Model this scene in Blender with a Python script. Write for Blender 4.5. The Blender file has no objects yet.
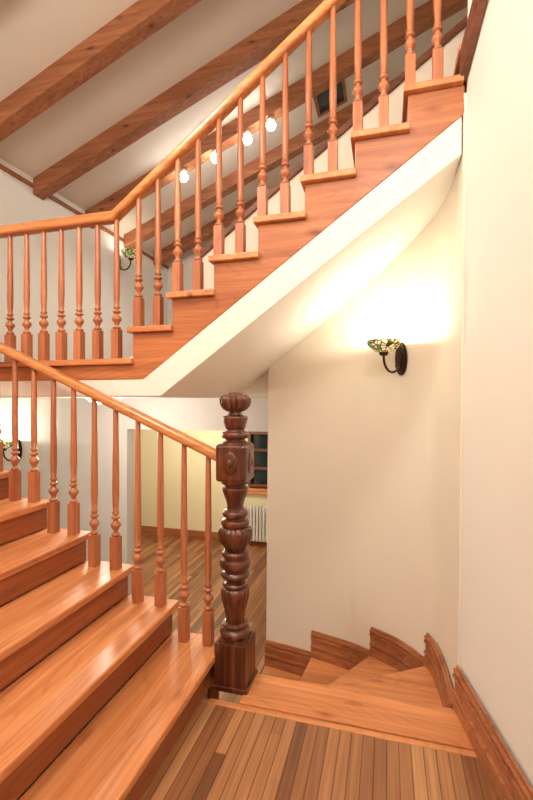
import bpy, math, random
from mathutils import Vector
random.seed(3)
scene = bpy.context.scene
scene.view_settings.view_transform = 'Standard'
scene.view_settings.look = 'None'
scene.view_settings.exposure = 0.12

# ------------------------------------------------------------------ materials
def new_mat(name):
    m = bpy.data.materials.new(name); m.use_nodes = True
    nt = m.node_tree; b = nt.nodes['Principled BSDF']
    return m, nt, b
def N(nt, t, **kw):
    n = nt.nodes.new(t)
    for k, v in kw.items():
        if hasattr(n, k): setattr(n, k, v)
    return n
def ramp(nt, stops):
    r = nt.nodes.new('ShaderNodeValToRGB')
    e = r.color_ramp.elements
    e[0].position = stops[0][0]; e[0].color = (*stops[0][1], 1)
    e[1].position = stops[-1][0]; e[1].color = (*stops[-1][1], 1)
    for p, c in stops[1:-1]:
        x = e.new(p); x.color = (*c, 1)
    return r
def mult(nt, a, b, fac):
    mx = N(nt, 'ShaderNodeMixRGB', blend_type='MULTIPLY'); mx.inputs['Fac'].default_value = fac
    nt.links.new(a, mx.inputs['Color1']); nt.links.new(b, mx.inputs['Color2'])
    return mx.outputs['Color']
def wood(name, dark, mid, light, axis='Y', rough=0.33, coat=0.25, knots=True, fine=30.0):
    m, nt, b = new_mat(name)
    L = nt.links.new
    tc = N(nt, 'ShaderNodeTexCoord')
    def mapped(al, ac):
        mp = N(nt, 'ShaderNodeMapping')
        mp.inputs['Scale'].default_value = {'X': (al, ac, ac), 'Y': (ac, al, ac), 'Z': (ac, ac, al)}[axis]
        L(tc.outputs['Object'], mp.inputs['Vector']); return mp.outputs['Vector']
    n1 = N(nt, 'ShaderNodeTexNoise'); n1.inputs['Scale'].default_value = 1.0
    n1.inputs['Detail'].default_value = 6; n1.inputs['Distortion'].default_value = 0.9
    L(mapped(1.2, fine), n1.inputs['Vector'])
    r = ramp(nt, [(0.3, dark), (0.5, mid), (0.68, light)])
    L(n1.outputs['Fac'], r.inputs['Fac']); out = r.outputs['Color']
    n2 = N(nt, 'ShaderNodeTexNoise'); n2.inputs['Scale'].default_value = 1.0
    L(mapped(0.5, 6), n2.inputs['Vector'])
    r2 = ramp(nt, [(0.35, (0.74, 0.66, 0.60)), (0.65, (1.1, 1.1, 1.1))]); L(n2.outputs['Fac'], r2.inputs['Fac'])
    out = mult(nt, out, r2.outputs['Color'], 0.75)
    n4 = N(nt, 'ShaderNodeTexNoise'); n4.inputs['Scale'].default_value = 1.0; n4.inputs['Detail'].default_value = 1
    L(mapped(0.7, 4.5), n4.inputs['Vector'])
    ml = N(nt, 'ShaderNodeMath', operation='MULTIPLY'); ml.inputs[1].default_value = 26; L(n4.outputs['Fac'], ml.inputs[0])
    fr = N(nt, 'ShaderNodeMath', operation='FRACT'); L(ml.outputs[0], fr.inputs[0])
    r4 = ramp(nt, [(0.0, (1, 1, 1)), (0.6, (0.97, 0.95, 0.93)), (0.88, (0.74, 0.62, 0.54)), (1.0, (1, 1, 1))]); L(fr.outputs[0], r4.inputs['Fac'])
    out = mult(nt, out, r4.outputs['Color'], 0.5)
    if knots:
        v = N(nt, 'ShaderNodeTexVoronoi'); v.inputs['Scale'].default_value = 1.0
        L(mapped(2.6, 6.5), v.inputs['Vector'])
        r3 = ramp(nt, [(0.05, (0.22, 0.11, 0.08)), (0.10, (0.7, 0.56, 0.46)), (0.18, (1, 1, 1))]); L(v.outputs['Distance'], r3.inputs['Fac'])
        out = mult(nt, out, r3.outputs['Color'], 0.9)
    L(out, b.inputs['Base Color'])
    b.inputs['Roughness'].default_value = rough
    b.inputs['Coat Weight'].default_value = coat
    b.inputs['Coat Roughness'].default_value = 0.25
    return m
def planks(name, w=0.047):
    m, nt, b = new_mat(name); L = nt.links.new
    tc = N(nt, 'ShaderNodeTexCoord'); sp = N(nt, 'ShaderNodeSeparateXYZ')
    L(tc.outputs['Object'], sp.inputs['Vector'])
    d = N(nt, 'ShaderNodeMath', operation='DIVIDE'); d.inputs[1].default_value = w
    L(sp.outputs['X'], d.inputs[0])
    fl = N(nt, 'ShaderNodeMath', operation='FLOOR'); L(d.outputs[0], fl.inputs[0])
    fr = N(nt, 'ShaderNodeMath', operation='FRACT'); L(d.outputs[0], fr.inputs[0])
    wn0 = N(nt, 'ShaderNodeTexWhiteNoise', noise_dimensions='1D'); L(fl.outputs[0], wn0.inputs['W'])
    yy = N(nt, 'ShaderNodeMath', operation='ADD'); L(sp.outputs['Y'], yy.inputs[0]); L(wn0.outputs['Value'], yy.inputs[1])
    yf = N(nt, 'ShaderNodeMath', operation='FLOOR'); L(yy.outputs[0], yf.inputs[0])
    cb = N(nt, 'ShaderNodeCombineXYZ'); L(fl.outputs[0], cb.inputs['X']); L(yf.outputs[0], cb.inputs['Y'])
    wn = N(nt, 'ShaderNodeTexWhiteNoise', noise_dimensions='2D'); L(cb.outputs[0], wn.inputs['Vector'])
    r = ramp(nt, [(0.0, (0.18, 0.070, 0.030)), (0.25, (0.29, 0.118, 0.048)), (0.6, (0.38, 0.168, 0.070)), (0.85, (0.45, 0.21, 0.092)), (1.0, (0.55, 0.285, 0.13))])
    L(wn.outputs['Value'], r.inputs['Fac'])
    mp = N(nt, 'ShaderNodeMapping'); mp.inputs['Scale'].default_value = (70, 2.5, 70)
    L(tc.outputs['Object'], mp.inputs['Vector'])
    n = N(nt, 'ShaderNodeTexNoise'); n.inputs['Scale'].default_value = 1; n.inputs['Detail'].default_value = 5
    L(mp.outputs[0], n.inputs['Vector'])
    r2 = ramp(nt, [(0.3, (0.66, 0.6, 0.57)), (0.7, (1.1, 1.1, 1.1))]); L(n.outputs['Fac'], r2.inputs['Fac'])
    out = mult(nt, r.outputs[0], r2.outputs[0], 0.85)
    gp = ramp(nt, [(0.0, (0.2, 0.15, 0.13)), (0.07, (1, 1, 1)), (0.93, (1, 1, 1)), (1.0, (0.2, 0.15, 0.13))])
    L(fr.outputs[0], gp.inputs['Fac'])
    out = mult(nt, out, gp.outputs[0], 1)
    L(out, b.inputs['Base Color'])
    b.inputs['Roughness'].default_value = 0.4; b.inputs['Coat Weight'].default_value = 0.1
    return m
def plaster(name, col, amount=0.03):
    m, nt, b = new_mat(name); L = nt.links.new
    tc = N(nt, 'ShaderNodeTexCoord')
    n = N(nt, 'ShaderNodeTexNoise'); n.inputs['Scale'].default_value = 1.8; n.inputs['Detail'].default_value = 3
    L(tc.outputs['Object'], n.inputs['Vector'])
    r = ramp(nt, [(0.3, tuple(c * (1 - amount) for c in col)), (0.7, col)])
    L(n.outputs['Fac'], r.inputs['Fac']); L(r.outputs[0], b.inputs['Base Color'])
    n2 = N(nt, 'ShaderNodeTexNoise'); n2.inputs['Scale'].default_value = 180
    L(tc.outputs['Object'], n2.inputs['Vector'])
    bp = N(nt, 'ShaderNodeBump'); bp.inputs['Strength'].default_value = 0.05; bp.inputs['Distance'].default_value = 0.002
    L(n2.outputs['Fac'], bp.inputs['Height']); L(bp.outputs[0], b.inputs['Normal'])
    b.inputs['Roughness'].default_value = 0.85
    return m
def simple(name, col, rough=0.5, metal=0.0, emit=None, es=0.0):
    m, nt, b = new_mat(name); L = nt.links.new
    tc = N(nt, 'ShaderNodeTexCoord'); n = N(nt, 'ShaderNodeTexNoise'); n.inputs['Scale'].default_value = 30
    L(tc.outputs['Object'], n.inputs['Vector'])
    r = ramp(nt, [(0.3, tuple(c * 0.85 for c in col)), (0.7, col)])
    L(n.outputs['Fac'], r.inputs['Fac']); L(r.outputs[0], b.inputs['Base Color'])
    b.inputs['Roughness'].default_value = rough; b.inputs['Metallic'].default_value = metal
    if emit:
        b.inputs['Emission Color'].default_value = (*emit, 1); b.inputs['Emission Strength'].default_value = es
    return m

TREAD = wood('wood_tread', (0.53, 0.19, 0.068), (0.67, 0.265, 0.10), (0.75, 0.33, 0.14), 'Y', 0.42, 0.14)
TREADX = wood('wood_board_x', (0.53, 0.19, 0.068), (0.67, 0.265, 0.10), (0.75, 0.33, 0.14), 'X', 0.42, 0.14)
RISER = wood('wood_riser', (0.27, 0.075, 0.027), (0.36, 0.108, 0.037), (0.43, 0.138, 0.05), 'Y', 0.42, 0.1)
STRING = wood('wood_stringer', (0.40, 0.12, 0.043), (0.50, 0.168, 0.058), (0.59, 0.215, 0.08), 'X', 0.4, 0.12)
RAIL = wood('wood_handrail', (0.50, 0.18, 0.055), (0.62, 0.25, 0.08), (0.70, 0.31, 0.11), 'X', 0.28, 0.35, knots=False)
BALU = wood('wood_baluster', (0.38, 0.12, 0.050), (0.49, 0.168, 0.070), (0.57, 0.215, 0.092), 'Z', 0.38, 0.18, knots=False)
NEWEL = wood('wood_newel_dark', (0.050, 0.013, 0.006), (0.105, 0.026, 0.010), (0.20, 0.058, 0.022), 'Z', 0.3, 0.3)
BEAM = wood('wood_beam', (0.26, 0.092, 0.040), (0.37, 0.14, 0.060), (0.46, 0.19, 0.084), 'X', 0.55, 0.03)
DARKB = wood('wood_dark_trim', (0.12, 0.04, 0.02), (0.18, 0.062, 0.028), (0.24, 0.085, 0.038), 'X', 0.5, 0.05)
BASE = wood('wood_baseboard', (0.32, 0.105, 0.043), (0.43, 0.155, 0.062), (0.51, 0.20, 0.085), 'X', 0.38, 0.15, knots=False)
FLOOR = planks('floor_planks')
WALL = plaster('plaster_cream', (0.84, 0.765, 0.65))
WALLR = plaster('plaster_white', (0.86, 0.83, 0.775))
WALLY = plaster('plaster_yellow', (0.86, 0.78, 0.55))
CEIL = plaster('plaster_ceiling', (0.78, 0.70, 0.61))
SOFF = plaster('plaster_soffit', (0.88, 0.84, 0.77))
IRON = simple('iron_bronze', (0.06, 0.034, 0.02), 0.4, 0.7)
ENAMEL = simple('white_enamel', (0.88, 0.86, 0.82), 0.35)
BULB = simple('bulb_glow', (1, 0.97, 0.9), 0.4, 0, (1, 0.96, 0.88), 60)
GLASSD = simple('window_night_glass', (0.02, 0.03, 0.035), 0.08)
def tiffany():
    m, nt, b = new_mat('stained_glass'); L = nt.links.new
    tc = N(nt, 'ShaderNodeTexCoord')
    v = N(nt, 'ShaderNodeTexVoronoi'); v.inputs['Scale'].default_value = 36
    ve = N(nt, 'ShaderNodeTexVoronoi'); ve.feature = 'DISTANCE_TO_EDGE'; ve.inputs['Scale'].default_value = 36
    L(tc.outputs['Object'], v.inputs['Vector']); L(tc.outputs['Object'], ve.inputs['Vector'])
    sp = N(nt, 'ShaderNodeSeparateColor'); L(v.outputs['Color'], sp.inputs[0])
    r = ramp(nt, [(0.0, (0.75, 0.62, 0.30)), (0.3, (0.10, 0.26, 0.06)), (0.48, (0.80, 0.72, 0.45)), (0.66, (0.16, 0.34, 0.10)), (0.78, (0.60, 0.26, 0.04)), (0.9, (0.85, 0.78, 0.5))])
    r.color_ramp.interpolation = 'CONSTANT'
    L(sp.outputs[0], r.inputs['Fac'])
    e = ramp(nt, [(0.06, (0.02, 0.013, 0.008)), (0.12, (1, 1, 1))]); L(ve.outputs['Distance'], e.inputs['Fac'])
    out = mult(nt, r.outputs[0], e.outputs[0], 1)
    L(out, b.inputs['Base Color']); L(out, b.inputs['Emission Color'])
    b.inputs['Emission Strength'].default_value = 0.55; b.inputs['Roughness'].default_value = 0.2
    return m
TIFF = tiffany()

# ------------------------------------------------------------------ mesh builder
class MB:
    def __init__(s): s.v = []; s.f = []; s.m = []; s.sm = []; s.mats = []
    def mi(s, mat):
        if mat not in s.mats: s.mats.append(mat)
        return s.mats.index(mat)
    def face(s, idx, mat, smooth=False):
        s.f.append(idx); s.m.append(s.mi(mat)); s.sm.append(smooth)
    def prism(s, poly, z0, z1, mat):
        n = len(poly); o = len(s.v)
        s.v += [(x, y, z0) for x, y in poly] + [(x, y, z1) for x, y in poly]
        s.face([o + i for i in range(n)][::-1], mat); s.face([o + n + i for i in range(n)], mat)
        for i in range(n):
            j = (i + 1) % n; s.face([o + i, o + j, o + n + j, o + n + i], mat)
    def prism_xz(s, poly, y0, y1, mat):
        n = len(poly); o = len(s.v)
        s.v += [(x, y0, z) for x, z in poly] + [(x, y1, z) for x, z in poly]
        s.face([o + i for i in range(n)], mat); s.face([o + n + i for i in range(n)][::-1], mat)
        for i in range(n):
            j = (i + 1) % n; s.face([o + i, o + n + i, o + n + j, o + j], mat)
    def box(s, x0, x1, y0, y1, z0, z1, mat):
        s.prism([(x0, y0), (x1, y0), (x1, y1), (x0, y1)], z0, z1, mat)
    def strip(s, a, b, zb, zt, mat):
        n = len(a); o = len(s.v)
        for i in range(n):
            s.v += [(a[i][0], a[i][1], zb[i]), (a[i][0], a[i][1], zt[i]), (b[i][0], b[i][1], zt[i]), (b[i][0], b[i][1], zb[i])]
        for i in range(n - 1):
            p = o + 4 * i; q = p + 4
            for k in range(4):
                l = (k + 1) % 4
                s.face([p + k, p + l, q + l, q + k], mat)
        s.face([o, o + 3, o + 2, o + 1], mat); e = o + 4 * (n - 1)
        s.face([e, e + 1, e + 2, e + 3], mat)
    def lathe(s, c, prof, mat, seg=12, fn=None, sx=1, sy=1):
        o = len(s.v); n = len(prof)
        for r, z in prof:
            for k in range(seg):
                t = 2 * math.pi * k / seg
                rr = r * (fn(t, z) if fn else 1)
                s.v.append((c[0] + rr * math.cos(t) * sx, c[1] + rr * math.sin(t) * sy, c[2] + z))
        for i in range(n - 1):
            for k in range(seg):
                l = (k + 1) % seg
                s.face([o + i * seg + k, o + i * seg + l, o + (i + 1) * seg + l, o + (i + 1) * seg + k], mat, True)
        s.face([o + k for k in range(seg)][::-1], mat); s.face([o + (n - 1) * seg + k for k in range(seg)], mat)
    def tube(s, pts, r, mat, seg=8):
        o = len(s.v); P = [Vector(p) for p in pts]; n = len(P)
        rs = r if isinstance(r, list) else [r] * n
        up = Vector((0, 0, 1))
        prev = None
        for i in range(n):
            t = (P[min(i + 1, n - 1)] - P[max(i - 1, 0)]).normalized()
            if prev is None:
                a = t.cross(up)
                if a.length < 1e-3: a = Vector((1, 0, 0))
            else:
                a = prev - t * prev.dot(t)
            a.normalize(); prev = a; b2 = t.cross(a)
            for k in range(seg):
                th = 2 * math.pi * k / seg
                s.v.append(tuple(P[i] + (a * math.cos(th) + b2 * math.sin(th)) * rs[i]))
        for i in range(n - 1):
            for k in range(seg):
                l = (k + 1) % seg
                s.face([o + i * seg + k, o + i * seg + l, o + (i + 1) * seg + l, o + (i + 1) * seg + k], mat, True)
        s.face([o + k for k in range(seg)], mat); s.face([o + (n - 1) * seg + k for k in range(seg)], mat)
    def ellipsoid(s, c, rx_, ry_, rz_, mat, seg=16, rings=8):
        prof = [(math.sin(math.pi * (i + 0.02) / (rings + 0.04)), -math.cos(math.pi * (i + 0.02) / (rings + 0.04)) * rz_) for i in range(rings + 1)]
        s.lathe(c, prof, mat, seg, None, rx_, ry_)
    def lean(s, k, z0=0.1):
        s.v = [(x + k * max(z - z0, 0), y, z) for x, y, z in s.v]
    def done(s, name, bevel=0, parent=None, seg=2):
        import bmesh
        me = bpy.data.meshes.new(name); me.from_pydata(s.v, [], s.f)
        for m in s.mats: me.materials.append(m)
        for p, mi, sm in zip(me.polygons, s.m, s.sm): p.material_index = mi; p.use_smooth = sm
        bm = bmesh.new(); bm.from_mesh(me); bmesh.ops.recalc_face_normals(bm, faces=bm.faces[:]); bm.to_mesh(me); bm.free()
        ob = bpy.data.objects.new(name, me); scene.collection.objects.link(ob)
        if bevel:
            md = ob.modifiers.new('bevel', 'BEVEL'); md.width = bevel; md.segments = seg; md.limit_method = 'ANGLE'; md.angle_limit = math.radians(50)
        if parent: ob.parent = parent
        return ob
def empty(name, loc=(0, 0, 0)):
    e = bpy.data.objects.new(name, None); e.empty_display_size = 0.1; scene.collection.objects.link(e); return e

# ------------------------------------------------------------------ key dimensions
RISE = 0.163
LOW = -5 * RISE
LAND = 10 * RISE
YN = 2.12
LEAN = 0.0125
CTRL = [(0.304, 2.12), (0.300, 2.32), (0.283, 2.52), (0.235, 2.70), (0.10, 2.87), (0.0, 2.945), (-0.10, 3.0),
        (-0.25, 3.07), (-0.53, 3.15), (-0.72, 3.19), (-0.905, 3.22)]
def catmull(P, sub=5):
    out = []; idx = []
    for i in range(len(P) - 1):
        p0 = Vector(P[max(i - 1, 0)]); p1 = Vector(P[i]); p2 = Vector(P[i + 1]); p3 = Vector(P[min(i + 2, len(P) - 1)])
        idx.append(len(out))
        for k in range(sub):
            t = k / sub
            q = 0.5 * ((2 * p1) + (p2 - p0) * t + (2 * p0 - 5 * p1 + 4 * p2 - p3) * t * t + (3 * p1 - p0 - 3 * p2 + p3) * t ** 3)
            out.append((q.x, q.y))
    idx.append(len(out)); out.append(P[-1])
    return out, idx
CUR, CI = catmull(CTRL)
def offset(P, d):
    o = []
    for i in range(len(P)):
        a = Vector(P[max(i - 1, 0)]); b = Vector(P[min(i + 1, len(P) - 1)]); t = (b - a).normalized()
        o.append((P[i][0] + t.y * d, P[i][1] - t.x * d))
    return o
def ywall(x):
    if x <= -0.905: return 3.22
    for i in range(len(CUR) - 1):
        xa, xb = CUR[i][0], CUR[i + 1][0]
        if xb <= x <= xa: return CUR[i][1] + (CUR[i + 1][1] - CUR[i][1]) * (xa - x) / max(xa - xb, 1e-6)
    return 2.15
NX0, NRUN, NZ0, NR = -1.372, 0.2448, 1.807, 0.176
def nose(x): return NZ0 + (NR / NRUN) * (x - NX0)
rx = lambda y: 0.734 - 0.2 * y
ceilz = lambda x: 4.2 + 0.4 * (x + 4.3)
YB = -0.7

# ------------------------------------------------------------------ floors
m = MB(); m.prism([(-0.83, YB), (rx(YB), YB), (rx(1.86), 1.86), (-0.83, 1.86)], -0.2, 0, FLOOR); m.done('floor')
m = MB(); m.prism([(-0.655, 1.80), (rx(1.8), 1.80), (rx(2.07), 2.07), (-0.655, 2.07)], -0.2, -0.03, RISER)
m.prism([(-0.80, 1.840), (rx(1.84), 1.840), (rx(1.872), 1.872), (-0.80, 1.872)], -0.02, 0.003, TREADX)
m.prism([(-0.655, 1.877), (rx(1.877), 1.877), (rx(2.10), 2.10), (-0.655, 2.10)], -0.035, 0.006, TREADX)
m.done('trim_1', 0.004)
m = MB(); m.box(-4.3, 1.5, 1.0, 6.3, LOW - 0.2, LOW, FLOOR); m.done('floor_lower_room')
m = MB()
m.box(-4.3, -1.40, YN + 0.045, 7.9, 1.42, LAND, SOFF)
m.box(-4.3, -3.26, YB, YN + 0.045, 1.42, LAND, SOFF)
m.box(-1.40, 1.5, 3.34, 7.9, 1.42, LAND, SOFF)
m.box(-4.3, -1.40, YN + 0.045, 7.9, LAND, LAND + 0.004, FLOOR)
m.done('floor_upper_landing')

# ------------------------------------------------------------------ walls
m = MB()
m.prism([(rx(2.12), 2.12), (rx(YB), YB), (rx(YB) + 0.3, YB), (rx(2.12) + 0.3, 2.12)], LOW - 0.2, 5.9, WALLR); m.lean(LEAN); m.done('wall_right')
OUTS = -0.12 if offset(CUR, -0.12)[25][1] > CUR[25][1] else 0.12
out = offset(CUR, OUTS)
PAR = 0.80
m = MB()
m.strip(CUR, out, [LOW - 0.1] * len(CUR), [nose(p[0]) - 0.22 for p in CUR], WALL)
m.lean(LEAN); m.done('wall_stair')
m = MB(); XP0, XP1 = -1.45, 0.95
m.prism_xz([(XP0, LAND), (XP0, nose(XP0) + PAR), (XP1, nose(XP1) + PAR), (XP1, nose(XP1) - 0.3), (-0.9, nose(-0.9) - 0.3), (-1.2, LAND)], 3.225, 3.34, WALL)
m.done('wall_parapet')
m = MB()
m.prism_xz([(XP0, nose(XP0) + PAR), (XP0, nose(XP0) + PAR + 0.06), (XP1, nose(XP1) + PAR + 0.06), (XP1, nose(XP1) + PAR)], 3.20, 3.365, DARKB)
m.done('trim_2', 0.006)
m = MB(); m.box(-4.45, -4.3, YB, 7.9, LOW - 0.2, 4.2, WALLR); m.done('wall_left')
m = MB(); m.prism_xz([(-4.3, LOW), (rx(YB), LOW), (rx(YB), ceilz(rx(YB))), (-4.3, 4.2)], YB - 0.15, YB, WALLR); m.done('wall_near')
m = MB(); m.prism_xz([(-4.3, LAND), (2.5, LAND), (2.5, ceilz(2.5)), (-4.3, 4.2)], 7.9, 8.05, WALLR); m.done('wall_far')
m = MB(); m.box(2.5, 2.65, 2.12, 7.9, 1.42, ceilz(2.5), WALL); m.done('wall_right_upper')
m = MB(); m.box(0.6, 2.5, 2.0, 2.12, 1.42, 6.6, WALL); m.done('wall_front_upper')
m = MB()
m.box(-4.3, -2.59, 3.9, 4.04, LOW, 1.42, WALLR)
m.box(-2.59, -0.95, 3.9, 4.04, 1.10, 1.42, WALLR)
m.box(-0.95, 1.5, 3.9, 4.04, LOW, 1.42, WALLR)
m.done('wall_partition')
m = MB()
wx0, wx1, wz0, wz1 = -2.06, -1.0, 0.05, 0.92
m.box(-4.3, wx0, 6.3, 6.45, LOW, 1.42, WALLY); m.box(wx1, 1.5, 6.3, 6.45, LOW, 1.42, WALLY)
m.box(wx0, wx1, 6.3, 6.45, LOW, wz0, WALLY); m.box(wx0, wx1, 6.3, 6.45, wz1, 1.42, WALLY)
m.done('wall_back_lower')
m = MB(); m.box(1.5, 1.6, 3.4, 6.3, LOW, 1.42, WALLY); m.done('wall_right_lower')
m = MB()
m.box(wx0, wx1, 6.38, 6.39, wz0, wz1, GLASSD)
for x in (wx0 + 0.025, wx0 + 0.35, wx0 + 0.70, wx1 - 0.025): m.box(x - 0.022, x + 0.022, 6.31, 6.38, wz0, wz1, DARKB)
for z in (wz0 + 0.03, wz0 + 0.30, wz0 + 0.58, wz1 - 0.03): m.box(wx0, wx1, 6.315, 6.378, z - 0.02, z + 0.02, DARKB)
m.box(wx0 - 0.05, wx1 + 0.05, 6.24, 6.36, wz0 - 0.08, wz0, TREADX)
m.done('window_1', 0.004)
def skirt(mb, pts, z0, z1, sgn):
    for t, za, zb in ((0.016, z0, z1 - 0.05), (0.026, z1 - 0.052, z1 - 0.037), (0.012, z1 - 0.037, z1 - 0.029), (0.023, z1 - 0.029, z1 - 0.013), (0.011, z1 - 0.013, z1), (0.023, z0, z0 + 0.06), (0.027, z0 + 0.075, z0 + 0.09)):
        mb.strip(pts, offset(pts, sgn * t), [za] * len(pts), [zb] * len(pts), BASE)
sg = -1 if OUTS > 0 else 1
m = MB()
skirt(m, [(rx(2.11), 2.11), (rx(YB), YB)], 0.0, 0.20, -sg)
m.done('baseboard_right', 0.002)
m = MB()
br = [0, CI[3], CI[6], CI[8], CI[10]]
for i in range(4):
    seg = CUR[br[i]:br[i + 1] + 1]
    skirt(m, seg, -RISE * (i + 1), -RISE * (i + 1) + 0.19, sg)
m.done('baseboard_stair', 0.0)
m = MB(); m.box(-4.3, 1.5, 6.275, 6.3, LOW, LOW + 0.14, BASE); m.box(-4.3, -2.59, 3.875, 3.9, LOW, LOW + 0.14, BASE); m.done('baseboard_back', 0.004)
m = MB(); m.box(-4.3, -4.275, YB, 7.9, 4.07, 4.12, BEAM); m.done('trim_3')
m = MB()
ya, yb_ = 2.11, 1.1
P = [(rx(ya), ya), (rx(yb_), yb_)]
m.strip(P, [(p[0] - 0.03, p[1] - 0.006) for p in P], [2.84, 3.62], [2.97, 3.75], DARKB); m.lean(LEAN); m.done('trim_4')

m = MB(); m.prism_xz([(-4.45, ceilz(-4.45)), (2.65, ceilz(2.65)), (2.65, ceilz(2.65) + 0.12), (-4.45, ceilz(-4.45) + 0.12)], YB - 0.15, 8.05, CEIL); m.done('ceiling')
for i in range(8):
    y = 0.64 + 0.97 * i
    xe = 2.45 if y > 2.2 else 0.25
    m = MB(); m.prism_xz([(-4.3, ceilz(-4.3) - 0.21), (xe, ceilz(xe) - 0.21), (xe, ceilz(xe) + 0.01), (-4.3, ceilz(-4.3) + 0.01)], y - 0.085, y + 0.085, BEAM)
    m.done('ceiling_beam' if i == 0 else 'ceiling_beam.%03d' % i, 0.008)
m = MB()
def cz(x, d): return ceilz(x) - d
def slab(x0, x1, y0, y1, d0, d1, mat):
    m.prism_xz([(x0, cz(x0, d1)), (x1, cz(x1, d1)), (x1, cz(x1, d0)), (x0, cz(x0, d0))], y0, y1, mat)
slab(-0.92, -0.58, 5.62, 6.20, -0.01, 0.012, GLASSD)
slab(-0.96, -0.92, 5.58, 6.24, -0.01, 0.03, BEAM); slab(-0.58, -0.54, 5.58, 6.24, -0.01, 0.03, BEAM)
slab(-0.92, -0.58, 5.58, 5.62, -0.01, 0.03, BEAM); slab(-0.92, -0.58, 6.20, 6.24, -0.01, 0.03, BEAM)
m.done('window_2')

# ------------------------------------------------------------------ lower flight
m = MB(); Y0 = YB + 0.01
for i in range(1, 10):
    xn = -0.80 - 0.27 * (i - 1); z = RISE * i
    m.box(xn - 0.30, xn, Y0, 2.10, z - 0.036, z, TREAD)
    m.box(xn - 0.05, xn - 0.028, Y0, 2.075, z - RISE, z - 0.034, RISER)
m.box(-3.26, -3.23, Y0, 2.10, LAND - 0.036, LAND + 0.002, TREAD)
m.box(-3.28, -3.258, Y0, 2.075, LAND - RISE, LAND - 0.036, RISER)
poly = [(-0.83, 0.0)]
for i in range(1, 11):
    xn = -0.83 - 0.27 * (i - 1); poly += [(xn, RISE * i - 0.037)] + ([(xn - 0.27, RISE * i - 0.037)] if i < 10 else [])
poly += [(-3.5, LAND - 0.037), (-3.5, LAND - 0.28), (-3.2, LAND - 0.3), (-0.83, -0.2)]
m.prism_xz(poly, 2.045, 2.075, STRING)
m.prism_xz([(-0.88, -0.06), (-3.27, 1.38), (-3.27, 1.2), (-0.88, -0.22)], Y0, 2.045, SOFF)
m.done('staircase', 0.007)

# winder steps
m = MB()
PV = (-0.65, 2.11)
for i in range(4):
    seg = CUR[br[i]:br[i + 1] + 1]
    z = -RISE * (i + 1)
    poly = [PV] + ([(0.303, 2.11)] if i == 0 else []) + [q for q in seg]
    if i == 3: poly = poly + [(-0.905, 2.11)]
    m.prism(poly, z - 0.036, z, TREADX)
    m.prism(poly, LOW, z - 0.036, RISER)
m.done('staircase.001', 0.004)

# upper flight
m = MB()
XW = 0.335
for k in range(9):
    x0 = NX0 + NRUN * k; x1 = x0 + NRUN; z = NZ0 + NR * k
    yy0 = YN if k < 7 else 2.14
    if k == 6: m.box(x0 - 0.02, XW, YN - 0.03, 3.22, z - 0.032, z, TREAD)
    else: m.box(x0 - 0.02, x1 + 0.01, yy0 - (0.03 if k < 7 else 0), 3.22, z - 0.032, z, TREAD)
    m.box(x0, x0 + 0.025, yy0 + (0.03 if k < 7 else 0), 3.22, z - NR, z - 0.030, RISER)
pl = [(-4.29, LAND - 0.03)]
XS = 0.345
for p in [(NX0, LAND - 0.03)] + [q for k in range(7) for q in ((NX0 + NRUN * k, NZ0 + NR * k - 0.032), (min(NX0 + NRUN * (k + 1), XS), NZ0 + NR * k - 0.032))]:
    if p != pl[-1]: pl.append(p)
pl += [(XS, nose(XS) - 0.34)]
xk = NX0 + (1.515 + 0.34 - NZ0) / (NR / NRUN)
pl += [(xk, 1.515), (-4.29, 1.515)]
m.prism_xz(pl, YN, YN + 0.04, STRING)
m.box(-4.29, NX0 + 0.01, YN - 0.03, YN + 0.25, LAND - 0.03, LAND + 0.003, TREADX)
xk2 = NX0 + (1.42 + 0.51 - NZ0) / (NR / NRUN)
XE = 0.33
xs = [xk2 - 0.3] + [xk2 + (XE - xk2) * j / 60 for j in range(61)]
o = len(m.v)
for i, x in enumerate(xs):
    z = 1.42 if i == 0 else max(1.42, nose(x) - 0.51)
    xl = x - LEAN * (z - 0.1)
    yf = (ywall(xl) + 0.06) if x > -0.905 else 3.34
    zt = nose(x) - 0.20 if x > NX0 else LAND - 0.04
    m.v += [(x, YN + 0.004, z), (x, YN + 0.004, max(zt, z + 0.05)), (x, yf, max(zt, z + 0.05)), (x, yf, z)]
for i in range(len(xs) - 1):
    p = o + 4 * i; q = p + 4
    for k in range(4):
        l = (k + 1) % 4; m.face([p + k, p + l, q + l, q + k], SOFF)
m.face([o, o + 1, o + 2, o + 3], SOFF); e = o + 4 * (len(xs) - 1); m.face([e, e + 1, e + 2, e + 3], SOFF)
m.box(-4.29, xs[0], YN + 0.004, YN + 0.06, 1.42, 1.56, SOFF)
m.done('staircase.002', 0.005)

# ------------------------------------------------------------------ railings
def baluster(mb, x, y, z0, z1):
    h = z1 - z0; b = 0.0235
    mb.box(x - b, x + b, y - b, y + b, z0, z0 + 0.175, BALU)
    s0 = z0 + 0.175; f = 1.12
    pr = [(0.016, 0), (0.021, 0.006), (0.021, 0.014), (0.012, 0.020), (0.011, 0.030), (0.015, 0.040), (0.0235, 0.054), (0.0245, 0.064), (0.019, 0.074), (0.0115, 0.084), (0.0115, 0.092),
          (0.021, 0.098), (0.021, 0.106), (0.012, 0.112), (0.012, 0.118), (0.017, 0.123), (0.017, 0.129), (0.0125, 0.135), (0.0145, 0.17), (0.0165, 0.22), (0.016, 0.30), (0.0120, h - 0.175)]
    mb.lathe((x, y, s0), [(a * f, z) for a, z in pr], BALU, 12)
def rail(mb, pts, y, hw=0.034, hh=0.026):
    top = [(x, z + hh) for x, z in pts]; bot = [(x, z - hh) for x, z in pts]
    mb.prism_xz(bot + top[::-1], y - hw, y + hw, RAIL)
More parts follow.
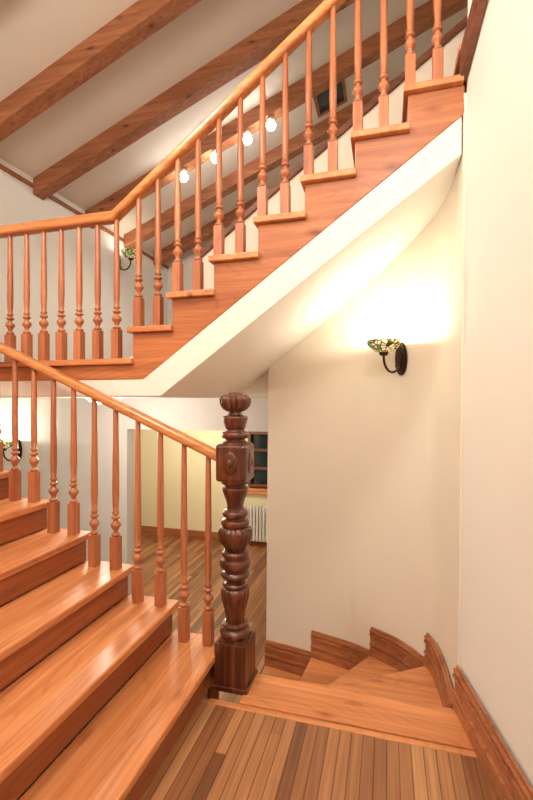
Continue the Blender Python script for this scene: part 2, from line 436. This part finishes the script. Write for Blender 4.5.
def interp(pts, x):
    P = sorted(pts)
    for a, b in zip(P, P[1:]):
        if a[0] <= x <= b[0]: return a[1] + (b[1] - a[1]) * (x - a[0]) / (b[0] - a[0])
    return P[0][1] if x < P[0][0] else P[-1][1]
e = empty('stair_railing')
LR = [(-3.25, 2.43), (-2.25, 1.736), (-0.795, 1.108)]
YR = 2.02
m = MB()
for i in range(1, 10):
    xn = -0.80 - 0.27 * (i - 1)
    for d in (0.07, 0.205):
        x = xn - d; baluster(m, x, YR, RISE * i, interp(LR, x) - 0.015)
m.done('balusters', 0.0025, e)
m = MB(); rail(m, LR, YR); m.done('handrail', 0.018, e, 4)
e = empty('stair_railing.001')
UR = [(-3.3, 2.46), (-1.52, 2.46), (0.33, 2.46 + 1.85 * 0.738)]
YU = 2.165
m = MB()
for k in range(7):
    x0 = NX0 + NRUN * k
    for d in (0.0, 0.1224):
        x = x0 + d + 0.012; baluster(m, x, YU, NZ0 + NR * k, interp(UR, x) - 0.015)
for j in range(14):
    x = -1.505 - 0.128 * j; baluster(m, x, YU, LAND + 0.003, 2.445)
m.done('balusters', 0.0025, e)
m = MB(); rail(m, UR, YU, 0.036, 0.03); m.done('handrail', 0.018, e, 4)

# ------------------------------------------------------------------ newel post
m = MB(); cx, cy = -0.725, 2.02; px = 0.00498
def zz(v): return (690 - v) * px
m.box(cx - 0.080, cx + 0.080, cy - 0.08, cy + 0.08, 0.01, zz(646), NEWEL)
m.box(cx - 0.090, cx + 0.090, cy - 0.090, cy + 0.090, 0, 0.022, NEWEL)
m.box(cx - 0.064, cx + 0.064, cy - 0.064, cy + 0.064, zz(647), zz(643), NEWEL)
def seg_l(pairs, fn=None, sg_=32): m.lathe((cx, cy, 0), [(r * px, zz(v)) for v, r in pairs], NEWEL, sg_, fn)
seg_l([(644, 12), (642, 14.5), (639, 15.5), (636, 14.5), (634.5, 11), (633, 11), (632, 13), (630, 13), (629, 9.5)])
seg_l([(630, 8.5), (626, 8.5), (618, 9.8), (610, 11.8), (603, 13.4), (598, 13.6), (595, 12), (594, 9)], lambda t, z: 1 + 0.08 * abs(math.cos(6 * t)), 96)
seg_l([(595, 9), (594, 12), (592, 13.2), (590, 12), (589, 9.5), (586, 9.5), (585, 13.5), (582, 15), (579, 13.5), (578, 11), (576, 11), (575, 14.5), (571, 16), (567, 14.5), (566, 11.5), (564.5, 11.5), (563.5, 13.5), (561, 14), (559, 13), (558, 9.5)])
seg_l([(559, 9), (555, 10.5), (551, 13.5), (546, 15.6), (540, 16), (536, 14.5), (534, 11)], lambda t, z: 1 + 0.08 * abs(math.cos(7 * t)), 112)
seg_l([(535, 10.5), (534, 13.5), (531, 14.5), (528, 13.5), (527, 10), (525, 10), (524, 12.5), (521, 13), (519, 12), (518, 8.5), (514, 8.2), (508, 9.5), (502, 12), (498, 13.2), (496, 13.2), (494.5, 10.5), (493, 10.5), (492, 13.5), (490, 14.5), (487, 14.5)])
seg_l([(453, 13), (451, 13), (449.5, 10), (447.5, 10), (446.5, 13), (444, 14), (441, 13), (440, 9.5), (438, 9), (437, 10), (433, 11.2), (429, 12), (426.5, 12.8), (425, 12), (424, 7.5), (421, 6), (420, 6)])
flute = lambda t, z: 1 + 0.20 * abs(math.cos(7 * t)) - 0.10
seg_l([(421, 5), (420, 8), (418, 11), (415, 13.2), (411.5, 14.4), (408.5, 14.6), (405.5, 13.4), (404, 11), (403.5, 8)], flute, 112)
seg_l([(405, 8.5), (403.5, 8.5), (402, 7), (401, 3)])
nw = m.done('newel_post', 0.006, None, 2)
m = MB(); r = 0.078
m.box(cx - r, cx + r, cy - r, cy + r, zz(489), zz(452), NEWEL)
m.done('carved_block', 0.016, nw, 2)
m = MB()
zc_ = (zz(488) + zz(453)) / 2
for dx, dy in ((0, -1), (1, 0), (-1, 0), (0, 1)):
    m.ellipsoid((cx + dx * r, cy + dy * r, zc_), 0.010 if dx else 0.040, 0.010 if dy else 0.040, 0.056, NEWEL, 24, 10)
    m.ellipsoid((cx + dx * (r + 0.006), cy + dy * (r + 0.006), zc_), 0.010 if dx else 0.016, 0.010 if dy else 0.016, 0.022, NEWEL, 16, 8)
m.done('carved_medallions', 0, nw)

# ------------------------------------------------------------------ sconces
def sconce(name, wx, wy, z, nx, ny, s=1.0, power=14, col=(1, 0.91, 0.75)):
    n = Vector((nx, ny, 0)).normalized(); t = Vector((-n.y, n.x, 0))
    root = empty(name)
    m = MB()
    for a, b_, th0, th1 in ((0.046, 0.108, 0.0, 0.012), (0.034, 0.088, 0.012, 0.022), (0.018, 0.03, 0.022, 0.034)):
        o = len(m.v); seg = 24
        for th in (th0, th1):
            for k in range(seg):
                ang = 2 * math.pi * k / seg
                p = Vector((wx, wy, z)) + n * th * s + t * a * s * math.cos(ang) + Vector((0, 0, b_ * s * math.sin(ang)))
                m.v.append(tuple(p))
        for k in range(seg):
            l = (k + 1) % seg; m.face([o + k, o + l, o + seg + l, o + seg + k], IRON, True)
        m.face([o + seg + k for k in range(seg)], IRON); m.face([o + k for k in range(seg)], IRON)
    pts = []
    for k in range(13):
        u = k / 12; ang = math.pi * u
        d = 0.02 + 0.15 * (1 - math.cos(ang)) / 2
        pts.append(tuple(Vector((wx, wy, z + (-0.01 - 0.085 * math.sin(ang) + 0.01 * u) * s)) + n * d * s))
    top = Vector((wx, wy, z + 0.022 * s)) + n * 0.17 * s
    pts.append(tuple(top))
    m.tube(pts, 0.0075 * s, IRON, 8)
    pts2 = []
    for k in range(12):
        ang = math.pi * 1.6 * k / 11; rr = 0.022 * (1 - 0.5 * k / 11)
        pts2.append(tuple(Vector((wx, wy, z + (-0.045 - rr * math.sin(ang)) * s)) + n * (0.04 + rr * math.cos(ang)) * s))
    m.tube(pts2, 0.004 * s, IRON, 6)
    c = (top.x, top.y, top.z)
    m.lathe(c, [(0.02 * s, -0.012 * s), (0.028 * s, 0), (0.03 * s, 0.008 * s), (0.015 * s, 0.014 * s)], IRON, 16)
    m.done('bracket', 0, root)
    m = MB()
    m.lathe(c, [(0.02 * s, 0.008 * s), (0.055 * s, 0.016 * s), (0.083 * s, 0.034 * s), (0.1 * s, 0.06 * s), (0.104 * s, 0.082 * s), (0.100 * s, 0.082 * s), (0.096 * s, 0.06 * s), (0.077 * s, 0.038 * s), (0.05 * s, 0.022 * s), (0.01 * s, 0.016 * s)], TIFF, 32)
    m.done('glass_bowl_shade', 0, root)
    m = MB(); m.lathe(c, [(0.012 * s, 0.017 * s), (0.014 * s, 0.03 * s), (0.022 * s, 0.045 * s), (0.022 * s, 0.055 * s), (0.01 * s, 0.068 * s)], BULB, 16)
    m.done('bulb', 0, root)
    l = bpy.data.lights.new(name + '_light', 'POINT'); l.energy = power; l.color = col; l.shadow_soft_size = 0.02
    lo = bpy.data.objects.new(name + '_light', l); lo.location = (c[0], c[1], c[2] + 0.09 * s); scene.collection.objects.link(lo); lo.parent = root
sconce('wall_sconce', 0.095, 2.895, 1.665, -0.66, -0.75, 1.0, 10.5)
sconce('wall_sconce.001', -4.3, 6.2, 3.68, 1, 0, 1.5, 2)
sconce('wall_sconce.002', -3.98, 3.9, 0.84, 0, -1, 1.15, 7)

# ------------------------------------------------------------------ spotlights on the beam
for i, x in enumerate((-2.72, -2.24, -1.79, -1.46)):
    m = MB(); zb_ = ceilz(x) - 0.21
    m.lathe((x, 5.47, zb_ - 0.03), [(0.012, 0.0), (0.012, 0.04)], ENAMEL, 12)
    m.lathe((x, 5.45, zb_ - 0.09), [(0.05, 0), (0.05, 0.04), (0.03, 0.07)], ENAMEL, 20)
    m.ellipsoid((x, 5.45, zb_ - 0.125), 0.062, 0.062, 0.06, BULB, 20, 10)
    ob = m.done('ceiling_spotlight' if i == 0 else 'ceiling_spotlight.%03d' % i)
    l = bpy.data.lights.new('spot_bulb', 'SPOT'); l.energy = 40; l.color = (1, 0.92, 0.78); l.shadow_soft_size = 0.05
    l.spot_size = math.radians(130); l.spot_blend = 0.6
    lo = bpy.data.objects.new('spot_bulb', l); lo.location = (x, 5.45, zb_ - 0.20); scene.collection.objects.link(lo); lo.parent = ob

# radiator
m = MB()
for k in range(16):
    x = -2.09 + 0.05 * k
    m.box(x, x + 0.038, 6.17, 6.25, LOW + 0.09, LOW + 0.62, ENAMEL)
m.box(-2.09, -1.30, 6.19, 6.23, LOW + 0.54, LOW + 0.59, ENAMEL); m.box(-2.09, -1.30, 6.19, 6.23, LOW + 0.12, LOW + 0.17, ENAMEL)
m.box(-2.04, -2.01, 6.19, 6.23, LOW, LOW + 0.1, ENAMEL); m.box(-1.38, -1.35, 6.19, 6.23, LOW, LOW + 0.1, ENAMEL)
m.box(-2.04, -2.01, 6.23, 6.30, LOW + 0.5, LOW + 0.53, ENAMEL)
m.done('radiator', 0.008)

def fill_pendant(name, x, y, z, w, rad=0.14):  # added fill light for the stairwell, modelled as pendants out of view
    m = MB(); zc = ceilz(x)
    m.lathe((x, y, z + rad), [(0.006, 0), (0.006, zc - z - rad - 0.03)], IRON, 8)
    m.lathe((x, y, zc - 0.05), [(0.05, 0), (0.05, 0.06)], IRON, 16)
    m.lathe((x, y, z), [(0.05, rad * 0.6), (0.07, rad * 0.9), (0.03, rad * 1.1)], IRON, 16)
    m.lathe((x, y, z + rad * 0.1), [(0.03, -0.06), (0.05, -0.02), (0.05, 0.02), (0.03, 0.06)], BULB, 16)
    ob = m.done(name)
    l = bpy.data.lights.new('fill_lamp', 'POINT'); l.energy = w; l.color = (1, 0.915, 0.785); l.shadow_soft_size = rad
    lo = bpy.data.objects.new('fill_lamp', l); lo.location = (x, y, z - 0.25); scene.collection.objects.link(lo); lo.parent = ob
fill_pendant('fill_pendant_lamp', -1.5, 0.6, 4.0, 118, 0.2)
fill_pendant('fill_pendant_lamp.001', 0.1, -0.2, 3.6, 60, 0.2)
m = MB(); m.lathe((-2.6, 5.2, 1.36), [(0.06, 0), (0.12, 0.02), (0.15, 0.06)], ENAMEL, 24); ob = m.done('fill_ceiling_lamp')  # added dome, carries a fill light for the lower back room
l = bpy.data.lights.new('fill_lamp', 'POINT'); l.energy = 40; l.color = (1, 0.9, 0.68); l.shadow_soft_size = 0.08
lo = bpy.data.objects.new('fill_lamp', l); lo.location = (-2.6, 5.2, 1.22); scene.collection.objects.link(lo); lo.parent = ob
m = MB(); m.lathe((-2.2, 3.0, 1.37), [(0.06, 0), (0.12, 0.02), (0.15, 0.05)], ENAMEL, 24); ob = m.done('fill_ceiling_lamp.001')  # added dome, its fill light brightens the partition under the landing
l = bpy.data.lights.new('fill_lamp', 'POINT'); l.energy = 24; l.color = (1, 0.92, 0.8); l.shadow_soft_size = 0.08
lo = bpy.data.objects.new('fill_lamp', l); lo.location = (-2.2, 3.0, 1.25); scene.collection.objects.link(lo); lo.parent = ob

w = bpy.data.worlds.new('world'); scene.world = w; w.use_nodes = True
w.node_tree.nodes['Background'].inputs[0].default_value = (1, 0.9, 0.78, 1); w.node_tree.nodes['Background'].inputs[1].default_value = 0.3

cam = bpy.data.cameras.new('camera'); co = bpy.data.objects.new('camera', cam); scene.collection.objects.link(co)
co.location = (0, 0, 1.4); co.rotation_euler = (math.radians(90), 0, math.radians(15.6))
cam.sensor_fit = 'VERTICAL'; cam.sensor_height = 36; cam.lens = 36 * 430 / 800; cam.clip_start = 0.02
scene.camera = co
